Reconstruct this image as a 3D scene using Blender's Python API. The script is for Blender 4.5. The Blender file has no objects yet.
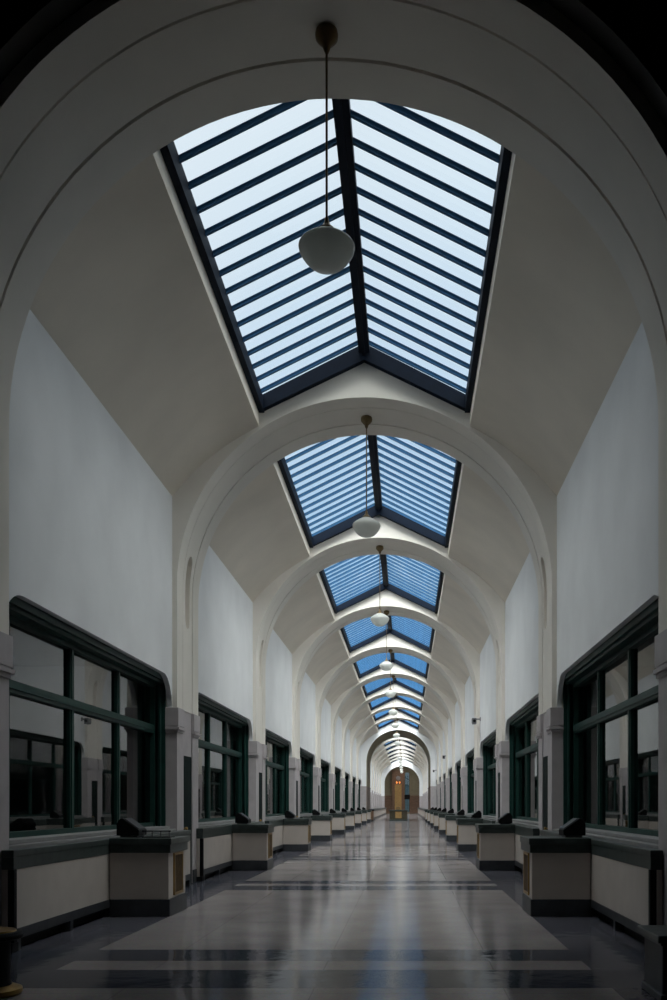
import bpy, bmesh, math
from mathutils import Vector, Matrix

PI = math.pi
scene = bpy.context.scene
C = scene.collection

# ------------------------------------------------------------------ materials
def mat(name, color, rough=0.6, metal=0.0, var=0.06, scale=3.0, bump=0.0, bscale=40.0, spec=0.5, coat=0.0):
    m = bpy.data.materials.new(name); m.use_nodes = True
    nt = m.node_tree; b = nt.nodes['Principled BSDF']
    tc = nt.nodes.new('ShaderNodeTexCoord')
    n = nt.nodes.new('ShaderNodeTexNoise'); n.inputs['Scale'].default_value = scale
    n.inputs['Detail'].default_value = 5
    nt.links.new(tc.outputs['Object'], n.inputs['Vector'])
    r = nt.nodes.new('ShaderNodeValToRGB')
    lo = [max(0, c*(1-var)) for c in color]; hi = [min(1, c*(1+var)) for c in color]
    r.color_ramp.elements[0].position = .3; r.color_ramp.elements[1].position = .7
    r.color_ramp.elements[0].color = (*lo, 1); r.color_ramp.elements[1].color = (*hi, 1)
    nt.links.new(n.outputs['Fac'], r.inputs['Fac'])
    nt.links.new(r.outputs['Color'], b.inputs['Base Color'])
    b.inputs['Roughness'].default_value = rough
    b.inputs['Metallic'].default_value = metal
    b.inputs['Specular IOR Level'].default_value = spec
    if coat:
        b.inputs['Coat Weight'].default_value = coat; b.inputs['Coat Roughness'].default_value = .05
    if bump:
        n2 = nt.nodes.new('ShaderNodeTexNoise'); n2.inputs['Scale'].default_value = bscale
        nt.links.new(tc.outputs['Object'], n2.inputs['Vector'])
        bp = nt.nodes.new('ShaderNodeBump'); bp.inputs['Strength'].default_value = bump
        bp.inputs['Distance'].default_value = .01
        nt.links.new(n2.outputs['Fac'], bp.inputs['Height'])
        nt.links.new(bp.outputs['Normal'], b.inputs['Normal'])
    return m

M = {}
M['plaster'] = mat('white_plaster', (.78, .79, .80), .85, var=.05, scale=.9, bump=.15, bscale=14, spec=.2)
M['arch'] = mat('cream_arch_plaster', (.79, .75, .685), .85, var=.05, scale=.9, bump=.15, bscale=14, spec=.2)
M['vault'] = mat('vault_plaster', (.77, .705, .61), .85, var=.07, scale=.7, bump=.2, bscale=9, spec=.2)
M['stone'] = mat('pinkish_limestone', (.47, .435, .445), .6, var=.07, scale=4, bump=.1, bscale=30, spec=.3)
M['panel'] = mat('cream_stone_panel', (.50, .45, .41), .5, var=.05, scale=3, spec=.35)
M['dark_stone'] = mat('dark_green_stone', (.045, .058, .055), .35, var=.25, scale=7, spec=.3)
M['base_stone'] = mat('dark_base_stone', (.04, .044, .05), .4, var=.2, scale=6, spec=.3)
M['sill'] = mat('grey_sill_stone', (.22, .22, .22), .5, var=.1, scale=6)
M['green'] = mat('dark_green_paint', (.010, .042, .035), .5, var=.15, scale=5, spec=.22)
M['door_green'] = mat('black_green_door', (.006, .014, .013), .8, var=.2, scale=5, spec=.12)
M['bar'] = mat('blue_painted_steel', (.026, .105, .23), .55, var=.1, scale=6, spec=.2)
M['navy'] = mat('navy_painted_steel', (.0035, .008, .018), .6, var=.15, scale=6, spec=.1)
M['bronze'] = mat('aged_bronze', (.20, .14, .07), .4, metal=.7, var=.2, scale=12)
M['brass'] = mat('worn_brass', (.36, .22, .06), .35, metal=.6, var=.2, scale=10)
M['black'] = mat('black_plastic', (.006, .006, .007), .6, var=.2, scale=10, spec=.15)
M['screen'] = mat('dark_screen', (.010, .011, .012), .4, var=.1, scale=10, spec=.2)
M['greyplastic'] = mat('grey_plastic', (.16, .16, .17), .5, var=.1, scale=10)
M['brown_plaster'] = mat('olive_brown_plaster', (.19, .165, .11), .8, var=.1, scale=2)
M['brown_wood'] = mat('red_brown_wood', (.13, .07, .04), .5, var=.25, scale=4)
M['dark_wood'] = mat('dark_olive_wood', (.05, .042, .025), .5, var=.25, scale=5, spec=.3)
M['passage'] = mat('olive_passage_plaster', (.36, .32, .22), .8, var=.1, scale=2)
M['dark_bay'] = mat('dimming_dark_lining', (.03, .027, .023), .7, var=.2, scale=3)  # near-black lining, chosen to kill bounce light around the camera
M['gold_panel'] = mat('gilded_panel', (.34, .21, .075), .45, metal=.3, var=.25, scale=8)
M['office'] = mat('office_wall', (.16, .16, .165), .8, var=.1, scale=1)
M['white_paint'] = mat('white_paint', (.62, .63, .64), .6, var=.04, scale=4)

def floor_mat(name, color, tile, rough):
    m = mat(name, color, rough, var=.16, scale=1.1, spec=.26)
    nt = m.node_tree; b = nt.nodes['Principled BSDF']
    tc = next(n for n in nt.nodes if n.type == 'TEX_COORD')
    ramp = next(n for n in nt.nodes if n.type == 'VALTORGB')
    # terrazzo fleck + fine joints
    v = nt.nodes.new('ShaderNodeTexVoronoi'); v.inputs['Scale'].default_value = 60
    nt.links.new(tc.outputs['Object'], v.inputs['Vector'])
    mx = nt.nodes.new('ShaderNodeMixRGB'); mx.blend_type = 'OVERLAY'; mx.inputs[0].default_value = .12
    nt.links.new(ramp.outputs['Color'], mx.inputs[1]); nt.links.new(v.outputs['Color'], mx.inputs[2])
    br = nt.nodes.new('ShaderNodeTexBrick')
    br.offset = 0; br.inputs['Scale'].default_value = 1.0
    br.inputs['Brick Width'].default_value = tile; br.inputs['Row Height'].default_value = tile
    br.inputs['Mortar Size'].default_value = .006
    br.inputs['Color1'].default_value = (1, 1, 1, 1); br.inputs['Color2'].default_value = (.95, .95, .96, 1)
    br.inputs['Mortar'].default_value = (.72, .72, .72, 1)
    nt.links.new(tc.outputs['Object'], br.inputs['Vector'])
    m2 = nt.nodes.new('ShaderNodeMixRGB'); m2.blend_type = 'MULTIPLY'; m2.inputs[0].default_value = 1
    nt.links.new(mx.outputs[0], m2.inputs[1]); nt.links.new(br.outputs['Color'], m2.inputs[2])
    nt.links.new(m2.outputs[0], b.inputs['Base Color'])
    n2 = nt.nodes.new('ShaderNodeTexNoise'); n2.inputs['Scale'].default_value = 3.5; n2.inputs['Detail'].default_value = 4
    nt.links.new(tc.outputs['Object'], n2.inputs['Vector'])
    bp = nt.nodes.new('ShaderNodeBump'); bp.inputs['Strength'].default_value = .22; bp.inputs['Distance'].default_value = .02
    nt.links.new(n2.outputs['Fac'], bp.inputs['Height'])
    di = nt.nodes.new('ShaderNodeBsdfDiffuse'); nt.links.new(m2.outputs[0], di.inputs['Color'])
    gl = nt.nodes.new('ShaderNodeBsdfGlossy'); gl.inputs['Roughness'].default_value = rough
    gl.inputs['Color'].default_value = (.97, .97, 1, 1)
    nt.links.new(bp.outputs['Normal'], gl.inputs['Normal'])
    fr = nt.nodes.new('ShaderNodeFresnel'); fr.inputs['IOR'].default_value = 1.5
    ml = nt.nodes.new('ShaderNodeMath'); ml.operation = 'MULTIPLY'; ml.inputs[1].default_value = .52
    nt.links.new(fr.outputs[0], ml.inputs[0])
    ms = nt.nodes.new('ShaderNodeMixShader')
    nt.links.new(ml.outputs[0], ms.inputs[0]); nt.links.new(di.outputs[0], ms.inputs[1]); nt.links.new(gl.outputs[0], ms.inputs[2])
    nt.links.new(ms.outputs[0], nt.nodes['Material Output'].inputs['Surface'])
    return m
M['floor_c'] = floor_mat('polished_pale_terrazzo', (.225, .205, .203), 1.6, .055)
M['floor_b'] = floor_mat('polished_dark_border', (.075, .075, .09), 1.6, .08)
M['floor_d'] = floor_mat('polished_dark_band', (.05, .055, .072), 1.6, .08)

def glass_mat(name, tint, ior, rough=.0, haze=0.0):
    m = bpy.data.materials.new(name); m.use_nodes = True
    nt = m.node_tree; nt.nodes.clear()
    o = nt.nodes.new('ShaderNodeOutputMaterial')
    t = nt.nodes.new('ShaderNodeBsdfTransparent'); t.inputs[0].default_value = (*tint, 1)
    g = nt.nodes.new('ShaderNodeBsdfGlossy'); g.inputs['Roughness'].default_value = rough
    f = nt.nodes.new('ShaderNodeFresnel'); f.inputs['IOR'].default_value = ior
    mx = nt.nodes.new('ShaderNodeMixShader')
    ge = nt.nodes.new('ShaderNodeNewGeometry')
    fm = nt.nodes.new('ShaderNodeMath'); fm.operation = 'SUBTRACT'; fm.inputs[0].default_value = 1   # reflect at the entry face only
    fx = nt.nodes.new('ShaderNodeMath'); fx.operation = 'MULTIPLY'
    nt.links.new(ge.outputs['Backfacing'], fm.inputs[1])
    nt.links.new(f.outputs[0], fx.inputs[0]); nt.links.new(fm.outputs[0], fx.inputs[1])
    nt.links.new(fx.outputs[0], mx.inputs[0]); nt.links.new(t.outputs[0], mx.inputs[1]); nt.links.new(g.outputs[0], mx.inputs[2])
    last = mx
    if haze:
        tl = nt.nodes.new('ShaderNodeBsdfTranslucent'); tl.inputs[0].default_value = (.9, .95, 1, 1)
        m2 = nt.nodes.new('ShaderNodeMixShader'); m2.inputs[0].default_value = haze
        nt.links.new(mx.outputs[0], m2.inputs[1]); nt.links.new(tl.outputs[0], m2.inputs[2]); last = m2
    nt.links.new(last.outputs[0], o.inputs[0])
    return m
M['glass'] = glass_mat('window_glass', (.50, .54, .54), 2.7, .01)
M['skyglass'] = glass_mat('skylight_glass', (.93, .97, 1.0), 1.25, .05)

def opal():
    m = bpy.data.materials.new('opal_glass'); m.use_nodes = True
    nt = m.node_tree; b = nt.nodes['Principled BSDF']
    b.inputs['Base Color'].default_value = (.82, .83, .80, 1); b.inputs['Roughness'].default_value = .25
    tl = nt.nodes.new('ShaderNodeBsdfTranslucent'); tl.inputs[0].default_value = (.88, .90, .87, 1)
    n = nt.nodes.new('ShaderNodeTexNoise'); n.inputs['Scale'].default_value = 4
    mr = nt.nodes.new('ShaderNodeMapRange'); mr.inputs[3].default_value = .4; mr.inputs[4].default_value = .5
    mx = nt.nodes.new('ShaderNodeMixShader')
    nt.links.new(n.outputs['Fac'], mr.inputs[0]); nt.links.new(mr.outputs[0], mx.inputs[0])
    nt.links.new(b.outputs[0], mx.inputs[1]); nt.links.new(tl.outputs[0], mx.inputs[2])
    nt.links.new(mx.outputs[0], nt.nodes['Material Output'].inputs[0])
    return m
M['opal'] = opal()
def emit(name, col, s):
    m = bpy.data.materials.new(name); m.use_nodes = True
    nt = m.node_tree; b = nt.nodes['Principled BSDF']
    b.inputs['Base Color'].default_value = (*col, 1)
    b.inputs['Emission Color'].default_value = (*col, 1); b.inputs['Emission Strength'].default_value = s
    return m
M['amber'] = emit('amber_lamp', (1.0, .33, .08), 1.6)

# ------------------------------------------------------------------ mesh helpers
def box(bm, x0, x1, y0, y1, z0, z1, mi=0):
    if x0 > x1: x0, x1 = x1, x0
    v = [bm.verts.new(p) for p in ((x0,y0,z0),(x1,y0,z0),(x1,y1,z0),(x0,y1,z0),(x0,y0,z1),(x1,y0,z1),(x1,y1,z1),(x0,y1,z1))]
    for f in ((3,2,1,0),(4,5,6,7),(0,1,5,4),(1,2,6,5),(2,3,7,6),(3,0,4,7)):
        bm.faces.new([v[i] for i in f]).material_index = mi

def prism(bm, pts, axis, a0, a1, mi=0):
    """pts: 2D polygon; axis 'x' -> pts are (y,z); 'y' -> (x,z); 'z' -> (x,y)"""
    def P(p, a):
        return {'x': (a, p[0], p[1]), 'y': (p[0], a, p[1]), 'z': (p[0], p[1], a)}[axis]
    A = [bm.verts.new(P(p, a0)) for p in pts]; B = [bm.verts.new(P(p, a1)) for p in pts]
    n = len(pts)
    fs = [bm.faces.new(A), bm.faces.new(B[::-1])]
    for i in range(n):
        fs.append(bm.faces.new((A[i], B[i], B[(i+1) % n], A[(i+1) % n])))
    for f in fs: f.material_index = mi

def strip_solid(bm, inner, outer, axis, a0, a1):
    """solid between two polylines of equal length, extruded along axis (closed ends)"""
    def P(p, a):
        return {'x': (a, p[0], p[1]), 'y': (p[0], a, p[1]), 'z': (p[0], p[1], a)}[axis]
    n = len(inner)
    I0 = [bm.verts.new(P(p, a0)) for p in inner]; O0 = [bm.verts.new(P(p, a0)) for p in outer]
    I1 = [bm.verts.new(P(p, a1)) for p in inner]; O1 = [bm.verts.new(P(p, a1)) for p in outer]
    for i in range(n-1):
        bm.faces.new((I0[i], I0[i+1], O0[i+1], O0[i]))
        bm.faces.new((I1[i], O1[i], O1[i+1], I1[i+1]))
        bm.faces.new((I0[i], I1[i], I1[i+1], I0[i+1]))
        bm.faces.new((O0[i], O0[i+1], O1[i+1], O1[i]))
    bm.faces.new((I0[0], O0[0], O1[0], I1[0])); bm.faces.new((I0[-1], I1[-1], O1[-1], O0[-1]))

def lathe(bm, prof, n=32, cx=0, cy=0, cz=0):
    rings = []
    for r, z in prof:
        if r < 1e-6: rings.append([bm.verts.new((cx, cy, cz+z))])
        else: rings.append([bm.verts.new((cx+r*math.cos(2*PI*i/n), cy+r*math.sin(2*PI*i/n), cz+z)) for i in range(n)])
    for a, b in zip(rings, rings[1:]):
        for i in range(n):
            j = (i+1) % n
            if len(a) == 1 and len(b) == 1: continue
            if len(a) == 1: bm.faces.new((a[0], b[j], b[i]))
            elif len(b) == 1: bm.faces.new((a[i], a[j], b[0]))
            else: bm.faces.new((a[i], a[j], b[j], b[i]))

def obj(name, bm, m, parent=None, smooth=False, loc=None, bevel=0):
    bmesh.ops.recalc_face_normals(bm, faces=bm.faces[:])
    me = bpy.data.meshes.new(name); bm.to_mesh(me); bm.free()
    for mm in (m if isinstance(m, (list, tuple)) else [m]): me.materials.append(mm)
    o = bpy.data.objects.new(name, me); C.objects.link(o)
    if parent is not None: o.parent = parent
    if loc is not None: o.location = loc
    if smooth:
        for p in me.polygons: p.use_smooth = True
        try: me.set_sharp_from_angle(angle=math.radians(35))
        except Exception: pass
    if bevel:
        b = o.modifiers.new('bevel', 'BEVEL'); b.width = bevel; b.segments = 2; b.limit_method = 'ANGLE'
    return o

def tag(o, label=None, cat=None, group=None, kind=None):
    if label: o['label'] = label
    if cat: o['category'] = cat
    if group: o['group'] = group
    if kind: o['kind'] = kind
    return o

def empty(name, loc):
    o = bpy.data.objects.new(name, None); C.objects.link(o); o.location = loc
    o.empty_display_size = .2
    return o

def copy_tree(o, parent=None):
    c = o.copy(); C.objects.link(c)
    if parent is not None: c.parent = parent
    for ch in list(o.children): copy_tree(ch, c)
    return c

ORD = ['nearest', 'second', 'third', 'fourth', 'fifth', 'sixth', 'seventh', 'eighth', 'ninth', 'tenth']

# ------------------------------------------------------------------ layout (hall centre x = 0)
NB = 9                    # bays of the hall in view
D = 9.47                  # bay spacing
AT = 1.84                 # depth of a transverse arch
Y0 = 8.58                  # near face of the first arch
R = 3.48; ZC = 5.64       # arch radius and springing
XW = 3.57                 # wall face
XG = 3.97                 # glass plane
XO = 4.3
ay = lambda k: Y0 + D*k   # near face of arch k (0-based)
YE = ay(NB)               # end wall
YP = 104.1                # end of brown passage
NB2 = 7
YF = YP + NB2*D - AT      # far end wall
VZC = 4.505; VR = 4.52    # vault arc

# ------------------------------------------------------------------ arches
def ray_outer(dx, dz):
    # outer profile polygon (half), from springing centre (0,ZC)
    poly = [(XO, ZC-1), (XO, 7.55), (2.12, 9.05), (0, 10.08), (-2.12, 9.05), (-XO, 7.55), (-XO, ZC-1)]
    best = None
    for (ax, az), (bx, bz) in zip(poly, poly[1:]):
        ax, az, bx, bz = ax, az-ZC, bx, bz-ZC
        ex, ez = bx-ax, bz-az
        det = dx*(-ez) + dz*ex
        if abs(det) < 1e-9: continue
        t = (ax*(-ez) + az*ex)/det
        u = (dx*az - dz*ax)/det
        if t > 0 and -1e-6 <= u <= 1+1e-6:
            best = t if best is None else min(best, t)
    return (dx*best, ZC+dz*best)

PIER_T = 3.36
E1, E2 = .46, .53         # width of the outer strips of an arch soffit
def make_arch():
    bm = bmesh.new()
    angs = set(PI*i/56 for i in range(57))
    for c in ((XO, 7.55), (2.12, 9.05), (0, 10.08), (-2.12, 9.05), (-XO, 7.55)):
        angs.add(math.atan2(c[1]-ZC, c[0]))
    angs = sorted(angs)
    outer = [(XO, PIER_T)] + [ray_outer(math.cos(a), math.sin(a)) for a in angs] + [(-XO, PIER_T)]
    def soff(r):
        return [(r, PIER_T)] + [(r*math.cos(a), ZC+r*math.sin(a)) for a in angs] + [(-r, PIER_T)]
    g = .04
    st = [(0, R), (E1, R), (E1, R+.035), (E1+g, R+.035), (E1+g, R+.006), (AT-E2-g, R+.006),
          (AT-E2-g, R+.035), (AT-E2, R+.035), (AT-E2, R), (AT, R)]
    rows = [[bm.verts.new((x, y, z)) for x, z in soff(r)] for y, r in st]
    n = len(outer)
    of = [bm.verts.new((x, 0, z)) for x, z in outer]; ob = [bm.verts.new((x, AT, z)) for x, z in outer]
    for a, b in zip(rows, rows[1:]):
        for i in range(n-1): bm.faces.new((a[i], a[i+1], b[i+1], b[i]))
    for i in range(n-1):
        bm.faces.new((rows[0][i+1], rows[0][i], of[i], of[i+1]))
        bm.faces.new((rows[-1][i], rows[-1][i+1], ob[i+1], ob[i]))
        bm.faces.new((of[i], ob[i], ob[i+1], of[i+1]))
    for e in (0, -1):
        bm.faces.new([r[e] for r in rows] + [ob[e], of[e]])
    root = obj('trim_1', bm, M['arch'])
    # oval niches cut into the soffit
    cb = bmesh.new()
    for s in (-1, 1):
        pts = []
        cy, rr = AT/2-.04, .19
        for i in range(13): pts.append((cy+rr*math.cos(PI*i/12), 6.19+rr*math.sin(PI*i/12)))
        for i in range(13): pts.append((cy-rr*math.cos(PI*i/12), 5.17-rr*math.sin(PI*i/12)))
        prism(cb, pts, 'x', s*3.1, s*3.82)
    cut = obj('cutter', cb, M['arch'])
    b = root.modifiers.new('niche', 'BOOLEAN'); b.operation = 'DIFFERENCE'; b.object = cut; b.solver = 'EXACT'
    bpy.context.view_layer.update()
    dg = bpy.context.evaluated_depsgraph_get()
    me = bpy.data.meshes.new_from_object(root.evaluated_get(dg))
    root.modifiers.clear(); root.data = me
    cm = cut.data; bpy.data.objects.remove(cut); bpy.data.meshes.remove(cm)
    for p in me.polygons: p.use_smooth = True
    me.set_sharp_from_angle(angle=math.radians(25))
    tag(root, kind='structure')
    for s in (-1, 1):
        bm = bmesh.new()
        # below the door head: deep notch; above: shallow sunk panel
        def foot(d, a, b_):
            return [(s*R, 0), (s*R, a), (s*(R+d), a), (s*(R+d), b_), (s*R, b_), (s*R, AT), (s*XO, AT), (s*XO, 0)]
        prism(bm, foot(.22, .53, 1.29), 'z', 0, 2.5)
        prism(bm, foot(.025, E1+.01, AT-E2-.01), 'z', 2.5, PIER_T)
        obj('pier', bm, M['stone'], root)
        bm = bmesh.new()
        for y0, y1 in ((-.03, E1), (AT-E2, AT+.03)):
            box(bm, s*(R-.035), s*(R+.62), y0, y1, 3.02, PIER_T)
            box(bm, s*(R-.05), s*(R+.62), y0-(.015 if y0 < 0 else 0), y1+(.015 if y0 > 0 else 0), 2.95, 3.0)
            box(bm, s*(R-.02), s*(R+.62), y0+.01, y1-.01, 2.90, 3.03)
        obj('pier_cap', bm, M['stone'], root, bevel=.008)
        bm = bmesh.new()
        box(bm, s*(R-.02), s*(R+.2), -.02, .51, 0, .26); box(bm, s*(R-.02), s*(R+.2), 1.31, AT+.02, 0, .26)
        obj('plinth', bm, M['base_stone'], root, bevel=.01)
    return root

arch0 = make_arch()
arch_ys = [ay(k) for k in range(NB)] + [YP + D*(j+1) - AT for j in range(NB2-1)]
for i, y in enumerate(arch_ys):
    a = arch0 if i == 0 else copy_tree(arch0)
    a.name = 'trim_%d' % (i+1); a.location = (0, y, 0)
    if i < NB: tag(a, 'white plaster arch on stone piers, %s across the hall' % ORD[i])
    else: tag(a, 'white plaster arch beyond the brown passage, %s of the distant ones' % ORD[i-NB])

# ------------------------------------------------------------------ side walls, ceiling, floor
bays = [(ay(k)+AT, ay(k+1)) for k in range(NB)]
bays2 = [(YP + D*j, YP + D*j + D - AT) for j in range(NB2)]
for s, nm in ((-1, 'left'), (1, 'right')):
    bm = bmesh.new()
    for y0, y1 in bays:
        rr, zt = .62, 3.92
        pts = [(y0, 7.5), (y0, zt-rr)]
        for i in range(1, 11):
            a = PI/2*i/10; pts.append((y0+rr-rr*math.cos(a), zt-rr+rr*math.sin(a)))
        for i in range(0, 11):
            a = PI/2*(1-i/10); pts.append((y1-rr+rr*math.cos(a), zt-rr+rr*math.sin(a)))
        pts += [(y1, 7.5)]
        out = [(y0, 7.5)] + [(p[0], 7.5) for p in pts[1:-1]] + [(y1, 7.5)]
        strip_solid(bm, pts[1:-1], [(p[0], 7.5) for p in pts[1:-1]], 'x', s*XW, s*3.66)
        box(bm, s*XW, s*4.05, y0, y1, 0, 1.06)
        box(bm, s*3.66, s*XO, y0, y1, 3.95, 7.5)
    w = obj('wall_' + nm, bm, M['plaster'])
    tag(w, 'white plaster wall above the windows, %s side of the hall' % nm, kind='structure')
    # far hall walls
    bm = bmesh.new()
    box(bm, s*XW, s*XO, YP, YF, 3.1, 7.5)
    w = obj('wall_far_' + nm, bm, M['plaster']); tag(w, 'distant white wall beyond the brown passage, %s side' % nm, kind='structure')
    bm = bmesh.new()
    box(bm, s*(XW-.04), s*XO, YP, YF, 0, 3.1)
    w2 = obj('wainscot', bm, M['stone'], w)
    # offices behind the windows
    bm = bmesh.new()
    box(bm, s*7.6, s*7.8, Y0, YE, -.1, 4.4)
    box(bm, s*XO, s*7.8, Y0, YE, 4.2, 4.4)
    box(bm, s*XO, s*7.8, Y0-.15, Y0, -.1, 4.4); box(bm, s*XO, s*7.8, YE, YE+.15, -.1, 4.4)
    for k in range(1, NB): box(bm, s*XO, s*7.6, ay(k)+.5, ay(k)+.65, -.05, 4.2)
    w = obj('wall_office_' + nm, bm, M['office']); tag(w, 'dim rooms behind the windows, %s side' % nm, kind='structure')

bm = bmesh.new()
a0 = math.acos(1.96/VR); a1 = math.acos(XW/VR)
for y0, y1 in bays + bays2:
    for s in (-1, 1):
        inn = [(s*1.96, 8.83), (s*1.96, 8.58)]; out = [(s*2.10, 8.83), (s*2.10, 8.74)]
        for i in range(1, 25):
            a = a0 + (a1-a0)*i/24
            inn.append((s*VR*math.cos(a), VZC+VR*math.sin(a)))
            out.append((s*(VR+.18)*math.cos(a)+s*.06*(1-i/24), VZC+(VR+.18)*math.sin(a)))
        inn.append((s*(XW+.2), 7.29)); out.append((s*(XW+.6), 7.38))
        strip_solid(bm, inn, out, 'y', y0, y1)
ceil = obj('ceiling', bm, M['vault'], smooth=True)
tag(ceil, 'curved plaster vault on both sides of the skylights', kind='structure')

# floor with border and cross bands
bm = bmesh.new()
def slab(x0, x1, y0, y1, mi):
    box(bm, x0, x1, y0, y1, -.12, 0, mi)
cuts = [-4.0]
bands = []
for k in range(NB+1):
    b = ay(k)
    bands += [(b-.35, b+.56), (b+1.09, b+1.84)]
y = -4.0
for b0, b1 in bands:
    slab(-2.52, 2.52, y, b0, 0); slab(-7.7, -2.52, y, b0, 1); slab(2.52, 7.7, y, b0, 1)
    slab(-7.7, 7.7, b0, b1, 2); y = b1
slab(-7.7, 7.7, y, 184, 0)
fl = obj('floor', bm, [M['floor_c'], M['floor_b'], M['floor_d']])
tag(fl, 'polished pale terrazzo floor with dark cross bands', kind='structure')

# ------------------------------------------------------------------ skylights
EX, EZ, RZ = 1.92, 8.86, 9.82      # eave half-width, eave height, ridge height
slope = math.atan2(RZ-EZ, EX)
BL = D - AT
GZ = .15                            # glazing stands on the upstand rails
def make_skylight():
    root = empty('window_1', (0, 0, EZ))
    tag(root, kind='structure')
    for s in (-1, 1):
        bm = bmesh.new(); box(bm, s*1.86, s*2.1, 0, BL, -.03, .07+GZ); obj('side_rail', bm, M['navy'], root)
        # glass sheet above the bars
        bm = bmesh.new()
        t = .012
        prism(bm, [(s*EX, .08+GZ), (0, .08+GZ+RZ-EZ), (0, .08+GZ+RZ-EZ+t), (s*EX, .08+GZ+t)], 'y', 0, BL)
        obj('glass_sheet', bm, M['skyglass'], root)
        for yy0, yy1 in ((0, .14), (BL-.14, BL)):
            bm = bmesh.new()
            prism(bm, [(s*EX, -.03), (0, RZ-EZ-.06), (0, RZ-EZ+.09+GZ), (s*EX, .08+GZ)], 'y', yy0, yy1)
            obj('end_rafter', bm, M['navy'], root)
    bm = bmesh.new()
    box(bm, -.10, .10, .16, BL-.16, RZ-EZ-.10+GZ, RZ-EZ+.06+GZ)
    box(bm, -.018, .018, .16, BL-.16, RZ-EZ-.15+GZ, RZ-EZ-.10+GZ)
    obj('ridge_beam', bm, M['navy'], root)
    n = 15
    meshes = {}
    for i in range(n):
        yy = .16 + (BL-.32)*(i+.5)/n
        for s in (-1, 1):
            if s not in meshes:
                bm = bmesh.new()
                def sl(x0, z_off0, z_off1, w):
                    # slanted box along the slope
                    xa, xb = s*(EX-.05), s*.10
                    za = (RZ-EZ)*(1-(EX-.05)/EX); zb = (RZ-EZ)*(1-.10/EX)
                    v = [bm.verts.new(p) for p in ((xa,-w,za+z_off0),(xb,-w,zb+z_off0),(xb,w,zb+z_off0),(xa,w,za+z_off0),
                                                   (xa,-w,za+z_off1),(xb,-w,zb+z_off1),(xb,w,zb+z_off1),(xa,w,za+z_off1))]
                    for f in ((3,2,1,0),(4,5,6,7),(0,1,5,4),(1,2,6,5),(2,3,7,6),(3,0,4,7)): bm.faces.new([v[q] for q in f])
                sl(0, .0, .045, .019); sl(0, -.012, .0, .026); sl(0, .045, .056, .030)
                o = obj('glazing_bar', bm, M['bar'], root, loc=(0, yy, GZ)); meshes[s] = o.data
            else:
                o = bpy.data.objects.new('glazing_bar', meshes[s]); C.objects.link(o); o.parent = root; o.location = (0, yy, GZ)
    return root
sky0 = make_skylight()
for i, (y0, y1) in enumerate(bays + bays2):
    r = sky0 if i == 0 else copy_tree(sky0)
    r.name = 'window_%d' % (i+1); r.location = (0, y0, EZ)
    tag(r, ('gabled ridge skylight with blue glazing bars, %s overhead' % ORD[i]) if i < NB else
        ('small distant gabled skylight beyond the brown passage, %s of them' % ORD[i-NB]))

# ------------------------------------------------------------------ side windows
WL = BL
def make_window(s):
    root = empty('window_x', (s*XG, 0, 1.06)); tag(root, kind='structure')
    X = lambda x: s*(x - XG)
    z0, z1 = 0.10, 3.80-1.06
    bm = bmesh.new()                       # frame lining
    for y0, y1 in ((0, .05), (WL-.05, WL)):
        box(bm, X(3.69), X(4.03), y0, y1, z0, z1+.14)
        a, b = (y0, y0+.14) if y0 == 0 else (y1-.14, y1)
        box(bm, X(3.76), X(3.79), a, b, z0, z1); box(bm, X(3.86), X(4.03), a, b, z0, z1)
    box(bm, X(3.67), X(4.03), .05, WL-.05, z1+.03, z1+.145)
    box(bm, X(3.72), X(4.03), .05, WL-.05, z1-.02, z1+.03)
    box(bm, X(3.86), X(4.03), .14, WL-.14, z1-.08, z1-.02)
    box(bm, X(3.88), X(4.03), .14, WL-.14, z0, z0+.07)
    obj('frame', bm, M['green'], root)
    for y in (.96, 3.18, 5.38):
        bm = bmesh.new()
        box(bm, X(3.90), X(4.0), y-.085, y+.085, z0+.07, z1-.08)
        box(bm, X(3.885), X(3.90), y-.045, y+.045, z0+.07, z1-.08)
        obj('mullion', bm, M['green'], root)
    bm = bmesh.new()
    zt = 2.95-1.06
    box(bm, X(3.87), X(4.0), .14, WL-.14, zt-.075, zt+.075); box(bm, X(3.85), X(3.87), .14, WL-.14, zt-.03, zt+.05)
    obj('transom', bm, M['green'], root)
    bm = bmesh.new()
    box(bm, X(3.945), X(3.955), .14, WL-.14, z0+.07, z1-.08)
    obj('glass_pane', bm, M['glass'], root)
    bm = bmesh.new()
    box(bm, X(3.50), X(4.05), 0.0, WL, .0, .05); box(bm, X(3.62), X(4.05), 0, WL, .05, .10)
    obj('window_sill', bm, M['sill'], root, bevel=.008)
    return root
wn = NB + NB2
for s, nm in ((-1, 'left'), (1, 'right')):
    w0 = make_window(s)
    for k in range(NB):
        w = w0 if k == 0 else copy_tree(w0)
        wn += 1
        w.name = 'window_%d' % wn
        w.location = (s*XG, bays[k][0], 1.06)
        tag(w, 'wide dark green framed window, %s along the %s wall' % (ORD[k], nm))

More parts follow.
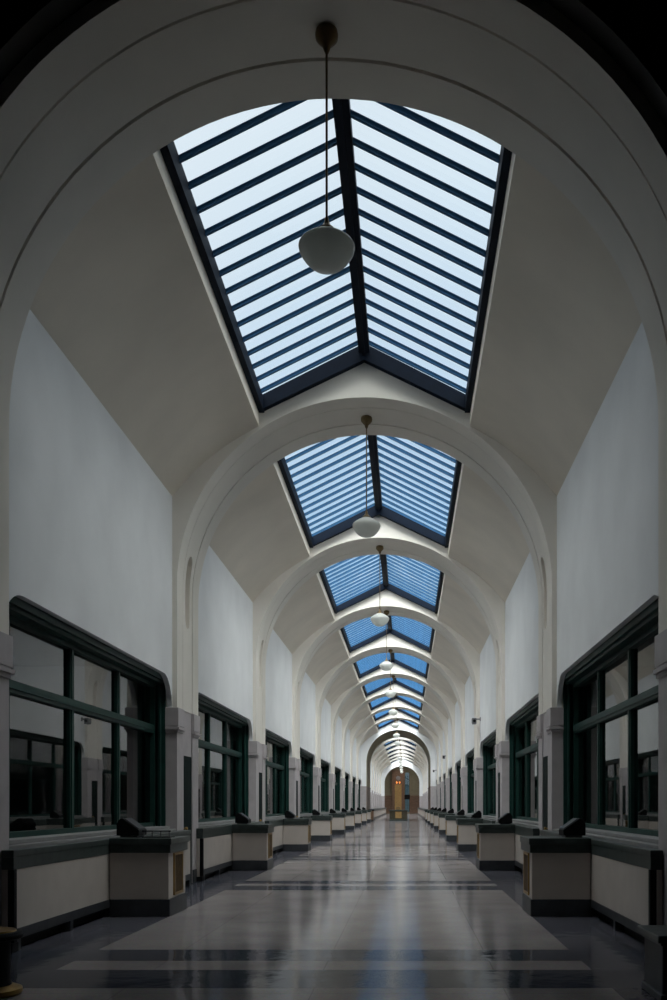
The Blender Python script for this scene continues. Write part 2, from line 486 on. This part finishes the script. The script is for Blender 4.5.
# ------------------------------------------------------------------ doors in the piers
dn = 0
for s, nm in ((-1, 'left'), (1, 'right')):
    d0 = None
    for k in range(NB):
        if d0 is None:
            bm = bmesh.new()
            box(bm, s*(R+.015), s*(R+.12), .53, 1.29, 0, 2.5)
            for z0, z1 in ((.25, 1.05), (1.2, 2.3)):
                box(bm, s*(R+.008), s*(R+.015), .64, 1.18, z0, z1)
            d = obj('door_1', bm, M['door_green'], bevel=.004)
            kb = bmesh.new(); lathe(kb, [(0, 0), (.014, 0), (.014, .03), (.03, .045), (.032, .065), (.02, .08), (0, .083)], 16)
            bmesh.ops.rotate(kb, cent=(0, 0, 0), matrix=Matrix.Rotation(-s*PI/2, 3, 'Y'), verts=kb.verts)
            obj('door_knob', kb, M['brass'], d, smooth=True, loc=(s*(R+.015), .59, 1.1))
            d0 = d; tag(d, kind='structure')
        else: d = copy_tree(d0)
        dn += 1; d.name = 'door_%d' % dn; d.location = (0, ay(k), 0)
        tag(d, 'narrow dark door with brass knob in the %s pier, %s side' % (ORD[k], nm))

# ------------------------------------------------------------------ counters, desks, terminals
XC = 3.35
def make_counter(s):
    L = D - 1.1
    root = empty('wall_counter', (s*XC, 0, 0))
    X = lambda x: s*(x-XC)
    bm = bmesh.new(); box(bm, X(XC), X(XC+.10), .08, L, .24, .87); box(bm, X(XC+.055), X(3.47), .0, .08, .10, .87); obj('front_panel', bm, M['panel'], root)
    bm = bmesh.new(); box(bm, X(XC-.008), X(3.47), 0.0, L, .87, 1.07); box(bm, X(3.47), X(3.565), .31, L-.03, .87, 1.055)
    box(bm, X(XC-.014), X(3.47), -.015, L+.015, 1.0, 1.075)
    obj('countertop', bm, M['dark_stone'], root, bevel=.008)
    bm = bmesh.new(); box(bm, X(XC-.012), X(XC+.11), .08, L, .13, .24)
    for i in range(6):
        y = .09 + (L-.2)*i/5
        box(bm, X(XC-.01), X(XC+.11), y, y+.10, 0, .13)
    obj('base', bm, M['base_stone'], root)
    bm = bmesh.new(); box(bm, X(XC+.105), X(XC+.115), .08, L, 0, .13); obj('vent_back', bm, M['black'], root)
    bm = bmesh.new(); box(bm, X(XC-.013), X(XC+.055), 0, .08, .10, .87); box(bm, X(XC-.014), X(3.47), -.05, .12, 0, .10)
    obj('end_trim', bm, M['black'], root, bevel=.006)
    return root
XA = 2.52
KD = 1.02
def make_desk(s):
    root = empty('desk', (s*XA, 0, 0))
    X = lambda x: s*(x-XA)
    e = XC - .016                                        # back, against the wall counter
    bm = bmesh.new(); box(bm, X(XA), X(e), 0, KD, .24, .885); obj('body', bm, M['panel'], root, bevel=.006)
    bm = bmesh.new()
    box(bm, X(XA-.03), X(XC-.016), -.03, KD+.03, .885, 1.06); box(bm, X(XA-.045), X(XC-.016), -.045, KD+.045, 1.0, 1.09)
    obj('desk_top', bm, M['dark_stone'], root, bevel=.01)
    bm = bmesh.new(); box(bm, X(XA-.02), X(e), -.02, KD+.02, 0, .24); obj('base', bm, M['base_stone'], root, bevel=.01)
    bm = bmesh.new()
    ya, yb, za, zb = .26, .80, .275, .87
    t = .035
    box(bm, X(XA-.022), X(XA), ya, ya+t, za, zb); box(bm, X(XA-.022), X(XA), yb-t, yb, za, zb)
    box(bm, X(XA-.022), X(XA), ya+t, yb-t, zb-t, zb); box(bm, X(XA-.022), X(XA), ya+t, yb-t, za, za+t)
    box(bm, X(XA-.006), X(XA), ya+t, yb-t, za+t, zb-t)
    g = obj('grille', bm, M['brass'], root)
    bm = bmesh.new()
    for i in range(7):
        y = ya+t + (yb-ya-2*t)*(i+.5)/7
        box(bm, X(XA-.018), X(XA-.006), y-.012, y+.012, za+t, zb-t)
    obj('slats', bm, M['bronze'], g)
    return root
def make_terminal(s):
    root = empty('terminal', (s*3.1, 0, 1.09))
    X = lambda x: s*(x-3.1)
    bm = bmesh.new()
    prism(bm, [(X(3.30), .03), (X(3.30), .19), (X(3.255), .265), (X(3.215), .275), (X(2.985), .11), (X(2.985), .03)], 'y', 0, .42)
    obj('housing', bm, M['black'], root, bevel=.008)
    bm = bmesh.new()
    prism(bm, [(X(3.195), .262), (X(3.0), .122), (X(2.994), .130), (X(3.189), .270)], 'y', .03, .39)
    obj('screen', bm, M['screen'], root)
    bm = bmesh.new(); box(bm, X(3.02), X(3.26), .04, .38, 0, .03); obj('foot', bm, M['greyplastic'], root)
    return root
for s, nm in ((-1, 'left'), (1, 'right')):
    c0, k0, t0 = make_counter(s), make_desk(s), make_terminal(s)
    for k in range(NB):
        c, d, t = (c0, k0, t0) if k == 0 else (copy_tree(c0), copy_tree(k0), copy_tree(t0))
        c.location.y = ay(k) + 1.62
        d.location.y = ay(k) + 4.91
        t.location.y = ay(k) + 5.09
        o = ORD[k]
        tag(c, 'dark-topped cream wall counter under the %s window, %s wall' % (o, nm), 'counter', 'wall counters under the windows')
        tag(d, '%s cream desk with dark stone top and gold grille, %s side of the aisle' % (o, nm), 'desk', 'stone desks along the aisle')
        tag(t, 'black sloped terminal standing on the %s desk, %s side' % (o, nm), 'terminal', 'black terminals on the desks')

# small rack on the nearest left desk
rk = empty('tray_rack', (-2.74, ay(0)+5.09, 1.09))
tag(rk, 'low black wire tray rack on the nearest left desk', 'rack')
bm = bmesh.new(); box(bm, -.20, .20, 0, .26, 0.0, .012); obj('tray', bm, M['black'], rk, bevel=.003)
for q, x in enumerate((-.18, -.06, .06, .18)):
    bm = bmesh.new(); lathe(bm, [(0, .012), (.008, .012), (.008, .085), (0, .085)], 8, x, .02); obj('post', bm, M['greyplastic'], rk)
bm = bmesh.new(); box(bm, -.20, .20, .012, .028, .085, .10); obj('rail', bm, M['black'], rk)

# ------------------------------------------------------------------ pendant lamps
def make_lamp():
    ZA = ZC + R + .006
    root = empty('pendant_lamp', (0, 0, ZA))
    bm = bmesh.new()
    lathe(bm, [(0, 0), (.085, 0), (.105, -.015), (.112, -.05), (.108, -.09), (.075, -.13), (.04, -.165), (.03, -.20), (.018, -.23), (0, -.23)], 32)
    obj('ceiling_canopy', bm, M['bronze'], root, smooth=True)
    bm = bmesh.new(); lathe(bm, [(0, -.23), (.0115, -.23), (.0115, -1.86), (0, -1.86)], 12); obj('rod', bm, M['bronze'], root, smooth=True)
    bm = bmesh.new()
    lathe(bm, [(0, -1.84), (.018, -1.84), (.024, -1.88), (.045, -1.92), (.075, -1.945), (.082, -1.975), (0, -1.975)], 32)
    obj('fitter', bm, M['bronze'], root, smooth=True)
    bm = bmesh.new()
    zt = -1.972
    prof = [(0, 0), (.078, 0), (.10, -.010), (.165, -.045), (.225, -.085), (.258, -.112), (.274, -.14), (.275, -.16), (.266, -.195),
            (.245, -.236), (.215, -.278), (.18, -.315), (.145, -.343), (.105, -.362), (.06, -.372), (0, -.376)]
    lathe(bm, [(r, z+zt) for r, z in prof], 48)
    obj('globe', bm, M['opal'], root, smooth=True)
    return root
l0 = make_lamp()
for i, y in enumerate(arch_ys):
    l = l0 if i == 0 else copy_tree(l0)
    l.location.y = y + AT/2
    tag(l, ('white globe pendant on a thin rod, %s hanging down the hall' % ORD[i]) if i < NB else
        'tiny white globe pendant far beyond the brown passage, %s of them' % ORD[i-NB], 'lamp', 'globe pendant lamps')

# ------------------------------------------------------------------ wall cameras on the right
w0 = None
for i, (y, z) in enumerate(((36.6, 4.78), (66.5, 4.9), (91.0, 4.8))):
    if w0 is None:
        r = empty('wall_camera', (XW, y, z))
        bm = bmesh.new(); box(bm, -.03, 0, -.07, .07, -.07, .07); obj('mount', bm, M['greyplastic'], r, bevel=.006)
        bm = bmesh.new(); box(bm, -.22, -.03, -.025, .025, -.025, .025); obj('arm', bm, M['greyplastic'], r)
        bm = bmesh.new(); prism(bm, [(-.17, -.19), (-.30, -.19), (-.33, -.12), (-.33, .03), (-.17, .03)], 'y', -.22, .16)
        obj('housing', bm, M['greyplastic'], r, bevel=.01)
        bm = bmesh.new(); lathe(bm, [(0, 0), (.05, 0), (.055, .03), (0, .03)], 16)
        bmesh.ops.rotate(bm, cent=(0, 0, 0), matrix=Matrix.Rotation(PI/2, 3, 'X'), verts=bm.verts)
        obj('lens', bm, M['black'], r, loc=(-.25, -.22, -.08)); w0 = r
    else:
        r = copy_tree(w0); r.location = (XW, y, z)
    tag(r, 'small grey camera high on the right wall, %s one' % ORD[i], 'camera', 'wall cameras')

# ------------------------------------------------------------------ end wall, brown passage
def arch_wall(name, y0, y1, r, zc, zbot, m, xo=XO, ztop=10.1, n=48):
    bm = bmesh.new()
    inn, out = [(r, zbot)], [(xo, zbot)]
    if zbot < zc - .01:
        inn.append((r, zc)); out.append((xo, zc))
    aa = sorted(set([PI*i/n for i in range(1, n)]))
    for a in aa:
        inn.append((r*math.cos(a), zc+r*math.sin(a)))
        dx, dz = math.cos(a), math.sin(a)
        t = min(xo/abs(dx) if abs(dx) > 1e-6 else 1e9, (ztop-zc)/dz)
        out.append((dx*t, zc+dz*t))
    if zbot < zc - .01:
        inn.append((-r, zc)); out.append((-xo, zc))
    inn.append((-r, zbot)); out.append((-xo, zbot))
    # put outer corners in
    strip_solid(bm, inn, out, 'y', y0, y1)
    return bm
def gable_cap(bm, y0, y1):
    pass
RP, ZP = 3.1, 5.70
bm = arch_wall('wall_far', YE, YE+.30, RP, ZP, 3.36, M['plaster'])
w = obj('wall_far', bm, M['plaster']); tag(w, 'white end wall around the big brown arch', kind='structure')
bm = bmesh.new()
for s in (-1, 1): box(bm, s*RP, s*XO, YE-.03, YE+.30, 0, 3.36)
obj('wainscot', bm, M['stone'], w)
bm = arch_wall('x', YE+.30, YP-.30, RP, ZP, 3.36, None)
for s in (-1, 1): pass
p = obj('wall_passage', bm, M['passage'], smooth=True); tag(p, 'deep olive brown arched passage at the end of the hall', kind='structure')
bm = bmesh.new()
for s in (-1, 1):
    box(bm, s*(RP-.03), s*XO, YE+.30, YP-.30, 0, 3.36)
    box(bm, s*(RP-.06), s*RP, YE+.30, YP-.30, 3.26, 3.36); box(bm, s*(RP-.05), s*RP, YE+.30, YP-.30, 0, .25)
obj('wainscot', bm, M['brown_wood'], p)
bm = arch_wall('x', YP-.30, YP, RP, ZP, 0, None)
w = obj('wall_passage_back', bm, M['plaster']); tag(w, 'white wall on the far side of the brown passage', kind='structure')
# far end wall + dark room
RF, ZF = 3.03, 5.28
bm = arch_wall('x', YF, YF+.3, RF, ZF, 3.1, None)
w = obj('wall_end', bm, M['plaster']); tag(w, 'farthest white wall around the last dark archway', kind='structure')
bm = bmesh.new()
for s in (-1, 1): box(bm, s*RF, s*XO, YF-.03, YF+.3, 0, 3.1)
obj('wainscot', bm, M['stone'], w)
YR = 180.0
bm = bmesh.new()
for s in (-1, 1): box(bm, s*5.0, s*5.2, YF+.3, YR, 0, 10)
box(bm, -5.2, -1.3, YF+.3, YR+.2, 10, 10.2); box(bm, 1.3, 5.2, YF+.3, YR+.2, 10, 10.2); box(bm, -1.3, 1.3, YF+.3, YR-6, 10, 10.2); box(bm, -1.3, 1.3, YR-3.5, YR+.2, 10, 10.2)  # gap left in the roof, added so daylight brightens this room
wx0, wx1, wz0, wz1 = .50, 1.30, .2, 7.6     # tall arched window opening
box(bm, -5.2, wx0, YR, YR+.2, 0, 10); box(bm, wx1, 5.2, YR, YR+.2, 0, 10)
box(bm, wx0, wx1, YR, YR+.2, 0, wz0)
ins, outs = [], []
for i in range(13):
    a = PI - PI*i/12; ins.append((.90+.4*math.cos(a), 7.2+.4*math.sin(a))); outs.append((.90+.4*math.cos(a), 10))
strip_solid(bm, ins, outs, 'y', YR, YR+.2)
w = obj('wall_back', bm, M['brown_plaster']); tag(w, 'olive brown walls of the dark room at the very end', kind='structure')
bm = bmesh.new()
box(bm, -5.0, wx0-.02, YR-.06, YR, 0, 3.3); box(bm, wx1+.02, 5.0, YR-.06, YR, 0, 3.3)
obj('wainscot', bm, M['brown_wood'], w)
wi = empty('window_%d' % (wn+1), ((wx0+wx1)/2, YR, wz0)); tag(wi, 'tall narrow arched window in the dark end room', kind='structure')
bm = bmesh.new()
for x in (-.4, -.03, .34): box(bm, x, x+.06, .05, .12, 0, 7.0)
for z in (0, 1.3, 4.9, 6.5): box(bm, -.4, .4, .05, .12, z, z+.06)
obj('frame', bm, M['green'], wi)
bm = bmesh.new(); box(bm, -.4, .4, .08, .09, 0, 7.4); obj('glass_pane', bm, M['glass'], wi)
sg = obj('sign_board', (lambda b: (box(b, -.52, .52, -.10, -.02, 0, .85), b)[1])(bmesh.new()), M['black'], None, loc=(.90, YR, 2.6), bevel=.01)
tag(sg, 'dark board hung across the tall arched window at the far end', 'sign')

# gilded portal in the end room with two amber lamps
pt = empty('wooden_portal', (-.75, YR-.9, 0)); tag(pt, 'tall brown portal with gilded centre panel and clock at the far end', 'portal')
bm = bmesh.new(); box(bm, -1.15, 1.15, 0, .6, 0, 7.75); box(bm, -1.25, 1.25, -.06, .6, 7.75, 7.95); box(bm, -1.22, 1.22, -.05, .6, 0, .35)
obj('body', bm, M['brown_wood'], pt, bevel=.02)
bm = bmesh.new(); box(bm, -.62, .62, -.05, 0, .6, 5.35)
for x in (-.62, -.24, .16, .54): box(bm, x, x+.08, -.09, -.05, .6, 5.35)
obj('centre_panel', bm, M['gold_panel'], pt)
bm = bmesh.new(); lathe(bm, [(0, 0), (.42, 0), (.42, .03), (.37, .05), (0, .05)], 32)
bmesh.ops.rotate(bm, cent=(0, 0, 0), matrix=Matrix.Rotation(PI/2, 3, 'X'), verts=bm.verts)
obj('clock_face', bm, M['greyplastic'], pt, loc=(0, 0, 6.5), smooth=True)
for x in (-.27, .27):
    bm = bmesh.new(); lathe(bm, [(0, 0), (.05, .02), (.11, .10), (.13, .22), (.09, .34), (0, .38)], 20)
    obj('lamp_shade', bm, M['amber'], pt, loc=(x, -.25, 5.5), smooth=True)
    bm = bmesh.new(); box(bm, x-.02, x+.02, -.25, -.05, 5.46, 5.5); obj('lamp_bracket', bm, M['brass'], pt)

# information desk under the brown arch
idk = empty('information_desk', (.0, YE+.1, 0)); tag(idk, 'dark central desk with gold front panel in the brown archway', 'desk')
bm = bmesh.new(); box(bm, -.86, .86, 0, .8, .16, .98); obj('body', bm, M['dark_wood'], idk, bevel=.015)
bm = bmesh.new(); box(bm, -.94, .94, -.06, .86, .98, 1.08); obj('desk_top', bm, M['dark_stone'], idk, bevel=.015)
bm = bmesh.new(); box(bm, -.90, .90, -.03, .83, 0, .16); obj('base', bm, M['dark_stone'], idk, bevel=.01)
bm = bmesh.new()
box(bm, -.30, .30, -.025, 0, .28, .90)
for z in (.32, .46, .60, .74): box(bm, -.26, .26, -.04, -.025, z, z+.09)
obj('front_panel', bm, M['gold_panel'], idk)
lr = empty('brass_letter_box', (-.02, YE+.35, 1.08)); tag(lr, 'small brass box on top of the central desk', 'box')
bm = bmesh.new(); box(bm, -.2, .2, 0, .25, 0, .20); prism(bm, [(-.22, .20), (.22, .20), (.12, .28), (-.12, .28)], 'y', -.02, .27); obj('case', bm, M['bronze'], lr, bevel=.01)
bm = bmesh.new(); box(bm, -.14, .14, -.015, 0, .08, .13); obj('slot_plate', bm, M['brass'], lr)

# dark podium in the passage, left
pd = empty('podium', (-2.60, 92.4, 0)); tag(pd, 'dark wooden podium just left of the big brown arch', 'podium')
bm = bmesh.new(); prism(bm, [(-.22, .12), (.22, .12), (.26, 1.0), (-.26, 1.0)], 'y', 0, .5); obj('body', bm, M['brown_wood'], pd, bevel=.01)
bm = bmesh.new(); prism(bm, [(-.02, 1.0), (.54, 1.0), (.54, 1.14), (-.02, 1.06)], 'x', -.30, .30); obj('slanted_top', bm, M['black'], pd)
bm = bmesh.new(); box(bm, -.27, .27, -.03, .53, 0, .12); obj('base', bm, M['black'], pd)

# far hall counters
for s, nm in ((-1, 'left'), (1, 'right')):
    r = empty('wall_counter', (s*2.75, YP+.4, 0))
    tag(r, 'long dark-topped counter beyond the brown passage, %s side' % nm, 'counter')
    X = lambda x: s*(x-2.75)
    L = YF - YP - 1.0
    bm = bmesh.new(); box(bm, X(2.75), X(3.4), 0, L, .2, .9); obj('front_panel', bm, M['panel'], r)
    bm = bmesh.new(); box(bm, X(2.70), X(3.42), -.04, L+.04, .9, 1.08); obj('countertop', bm, M['dark_stone'], r)
    bm = bmesh.new(); box(bm, X(2.77), X(3.4), .02, L-.02, 0, .2); obj('base', bm, M['base_stone'], r)

# ------------------------------------------------------------------ closed dark bay added around the camera to dim the foreground
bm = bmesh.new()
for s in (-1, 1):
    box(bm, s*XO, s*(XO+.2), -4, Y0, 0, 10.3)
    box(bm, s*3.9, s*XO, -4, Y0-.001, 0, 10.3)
w = obj('wall_vestibule', bm, M['dark_bay']); tag(w, 'walls around the viewer, made dark to dim the foreground', kind='structure')
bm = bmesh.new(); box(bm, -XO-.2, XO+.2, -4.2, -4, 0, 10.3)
w = obj('wall_rear', bm, M['dark_bay']); tag(w, 'dark rear wall behind the viewer', kind='structure')
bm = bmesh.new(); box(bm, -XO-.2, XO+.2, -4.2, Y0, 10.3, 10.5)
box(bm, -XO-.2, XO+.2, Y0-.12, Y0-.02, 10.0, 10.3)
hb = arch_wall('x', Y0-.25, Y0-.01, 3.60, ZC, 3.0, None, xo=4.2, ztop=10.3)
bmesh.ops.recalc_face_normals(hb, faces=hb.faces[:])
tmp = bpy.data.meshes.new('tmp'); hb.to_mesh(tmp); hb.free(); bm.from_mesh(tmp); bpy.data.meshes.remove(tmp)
w = obj('ceiling_dark_bay', bm, M['dark_bay']); tag(w, 'closed dark ceiling over the viewer, added to dim the foreground', kind='structure')

# unseen block added above the camera to shade the first skylights
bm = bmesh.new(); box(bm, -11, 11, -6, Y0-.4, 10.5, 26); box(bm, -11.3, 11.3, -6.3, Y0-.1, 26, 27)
w = obj('wall_shade_block', bm, M['brown_plaster']); tag(w, 'added block above the viewer that shades the nearest skylights', kind='structure')

# round brass-topped stand bottom left
st = empty('ash_stand', (-2.66, 7.95, 0)); tag(st, 'low round black stand with brass top at the bottom left edge', 'stand')
bm = bmesh.new(); lathe(bm, [(0, .0), (.27, .0), (.285, .02), (.28, .05), (.22, .075), (0, .08)], 40); obj('foot', bm, M['brass'], st, smooth=True)
bm = bmesh.new(); lathe(bm, [(0, .08), (.20, .08), (.19, .12), (.19, .42), (.21, .45), (0, .45)], 40); obj('drum', bm, M['black'], st, smooth=True)
bm = bmesh.new(); lathe(bm, [(0, .45), (.26, .45), (.285, .465), (.29, .49), (.275, .512), (.24, .515), (0, .515)], 40); obj('rim', bm, M['black'], st, smooth=True)
bm = bmesh.new(); lathe(bm, [(0, .515), (.235, .515), (.23, .527), (.19, .52), (0, .518)], 40); obj('tray', bm, M['brass'], st, smooth=True)

# low moulded cabinet bottom right
cb = empty('cabinet', (3.08, 7.6, 0)); tag(cb, 'low dark stone-topped cabinet with brown front at the bottom right edge', 'cabinet')
bm = bmesh.new(); box(bm, -.29, .35, .03, .62, .06, .44); obj('body', bm, M['base_stone'], cb, bevel=.01)
bm = bmesh.new(); box(bm, -.31, .37, 0, .64, .44, .47); box(bm, -.34, .40, -.03, .67, .47, .53); obj('moulded_top', bm, M['dark_stone'], cb, bevel=.012)
bm = bmesh.new(); box(bm, -.31, .37, 0, .64, 0, .06); obj('base', bm, M['base_stone'], cb, bevel=.008)
bm = bmesh.new(); box(bm, -.20, .26, .01, .03, .10, .36); d = obj('door', bm, M['brown_wood'], cb, bevel=.005)
bm = bmesh.new(); lathe(bm, [(0, 0), (.008, 0), (.008, .015), (.016, .022), (.012, .034), (0, .036)], 12)
bmesh.ops.rotate(bm, cent=(0, 0, 0), matrix=Matrix.Rotation(PI/2, 3, 'X'), verts=bm.verts)
obj('knob', bm, M['brass'], d, loc=(-.15, .01, .24), smooth=True)

# ------------------------------------------------------------------ sky
W = bpy.data.worlds.new('sky'); scene.world = W; W.use_nodes = True
nt = W.node_tree; bg = nt.nodes['Background']
tc = nt.nodes.new('ShaderNodeTexCoord')
sep = nt.nodes.new('ShaderNodeSeparateXYZ'); nt.links.new(tc.outputs['Generated'], sep.inputs[0])
rp = nt.nodes.new('ShaderNodeValToRGB')
e = rp.color_ramp.elements
e[0].position = 0.0; e[0].color = (.20, .30, .36, 1)
e[1].position = .56; e[1].color = (.86, .95, 1.0, 1)
x = e.new(.26); x.color = (.52, .74, .95, 1)
nt.links.new(sep.outputs['Z'], rp.inputs['Fac'])
cl = nt.nodes.new('ShaderNodeTexNoise'); cl.inputs['Scale'].default_value = 2.2; cl.inputs['Detail'].default_value = 6
nt.links.new(tc.outputs['Generated'], cl.inputs['Vector'])
cr = nt.nodes.new('ShaderNodeMapRange'); cr.inputs[1].default_value = .42; cr.inputs[2].default_value = .66; cr.inputs[4].default_value = .6
nt.links.new(cl.outputs['Fac'], cr.inputs[0])
mx = nt.nodes.new('ShaderNodeMixRGB'); mx.inputs[2].default_value = (.95, .98, 1, 1)
nt.links.new(cr.outputs[0], mx.inputs[0]); nt.links.new(rp.outputs[0], mx.inputs[1])
# veiled sun: broad bright cloud glow high behind the viewer
vd = nt.nodes.new('ShaderNodeVectorMath'); vd.operation = 'DOT_PRODUCT'
vd.inputs[1].default_value = Vector((.05, -.55, .83)).normalized()
nt.links.new(tc.outputs['Generated'], vd.inputs[0])
m0 = nt.nodes.new('ShaderNodeMath'); m0.operation = 'MAXIMUM'; m0.inputs[1].default_value = 0
nt.links.new(vd.outputs['Value'], m0.inputs[0])
m1 = nt.nodes.new('ShaderNodeMath'); m1.operation = 'POWER'; m1.inputs[1].default_value = 3
nt.links.new(m0.outputs[0], m1.inputs[0])
m2 = nt.nodes.new('ShaderNodeVectorMath'); m2.operation = 'SCALE'; m2.inputs[0].default_value = (17.0, 16.3, 15.0)
nt.links.new(m1.outputs[0], m2.inputs['Scale'])
m3 = nt.nodes.new('ShaderNodeVectorMath'); m3.operation = 'ADD'
nt.links.new(mx.outputs[0], m3.inputs[0]); nt.links.new(m2.outputs[0], m3.inputs[1])
nt.links.new(m3.outputs[0], bg.inputs[0]); bg.inputs[1].default_value = 1.0

# ------------------------------------------------------------------ camera and view
cam = bpy.data.cameras.new('camera'); co = bpy.data.objects.new('camera', cam); C.objects.link(co)
co.location = (.78, 0, 1.55); co.rotation_euler = (PI/2, 0, 0)
cam.sensor_fit = 'VERTICAL'; cam.sensor_height = 36; cam.sensor_width = 24; cam.lens = 35.0
cam.shift_x = -73/1000; cam.shift_y = 305/1000
cam.clip_end = 400
scene.camera = co
scene.view_settings.view_transform = 'Standard'; scene.view_settings.look = 'None'
scene.view_settings.gamma = 1; scene.view_settings.use_curve_mapping = False
scene.view_settings.exposure = -0.1
scene.cycles.use_denoising = True
scene.cycles.max_bounces = 14; scene.cycles.diffuse_bounces = 8; scene.cycles.transparent_max_bounces = 24
scene.cycles.sample_clamp_indirect = 6
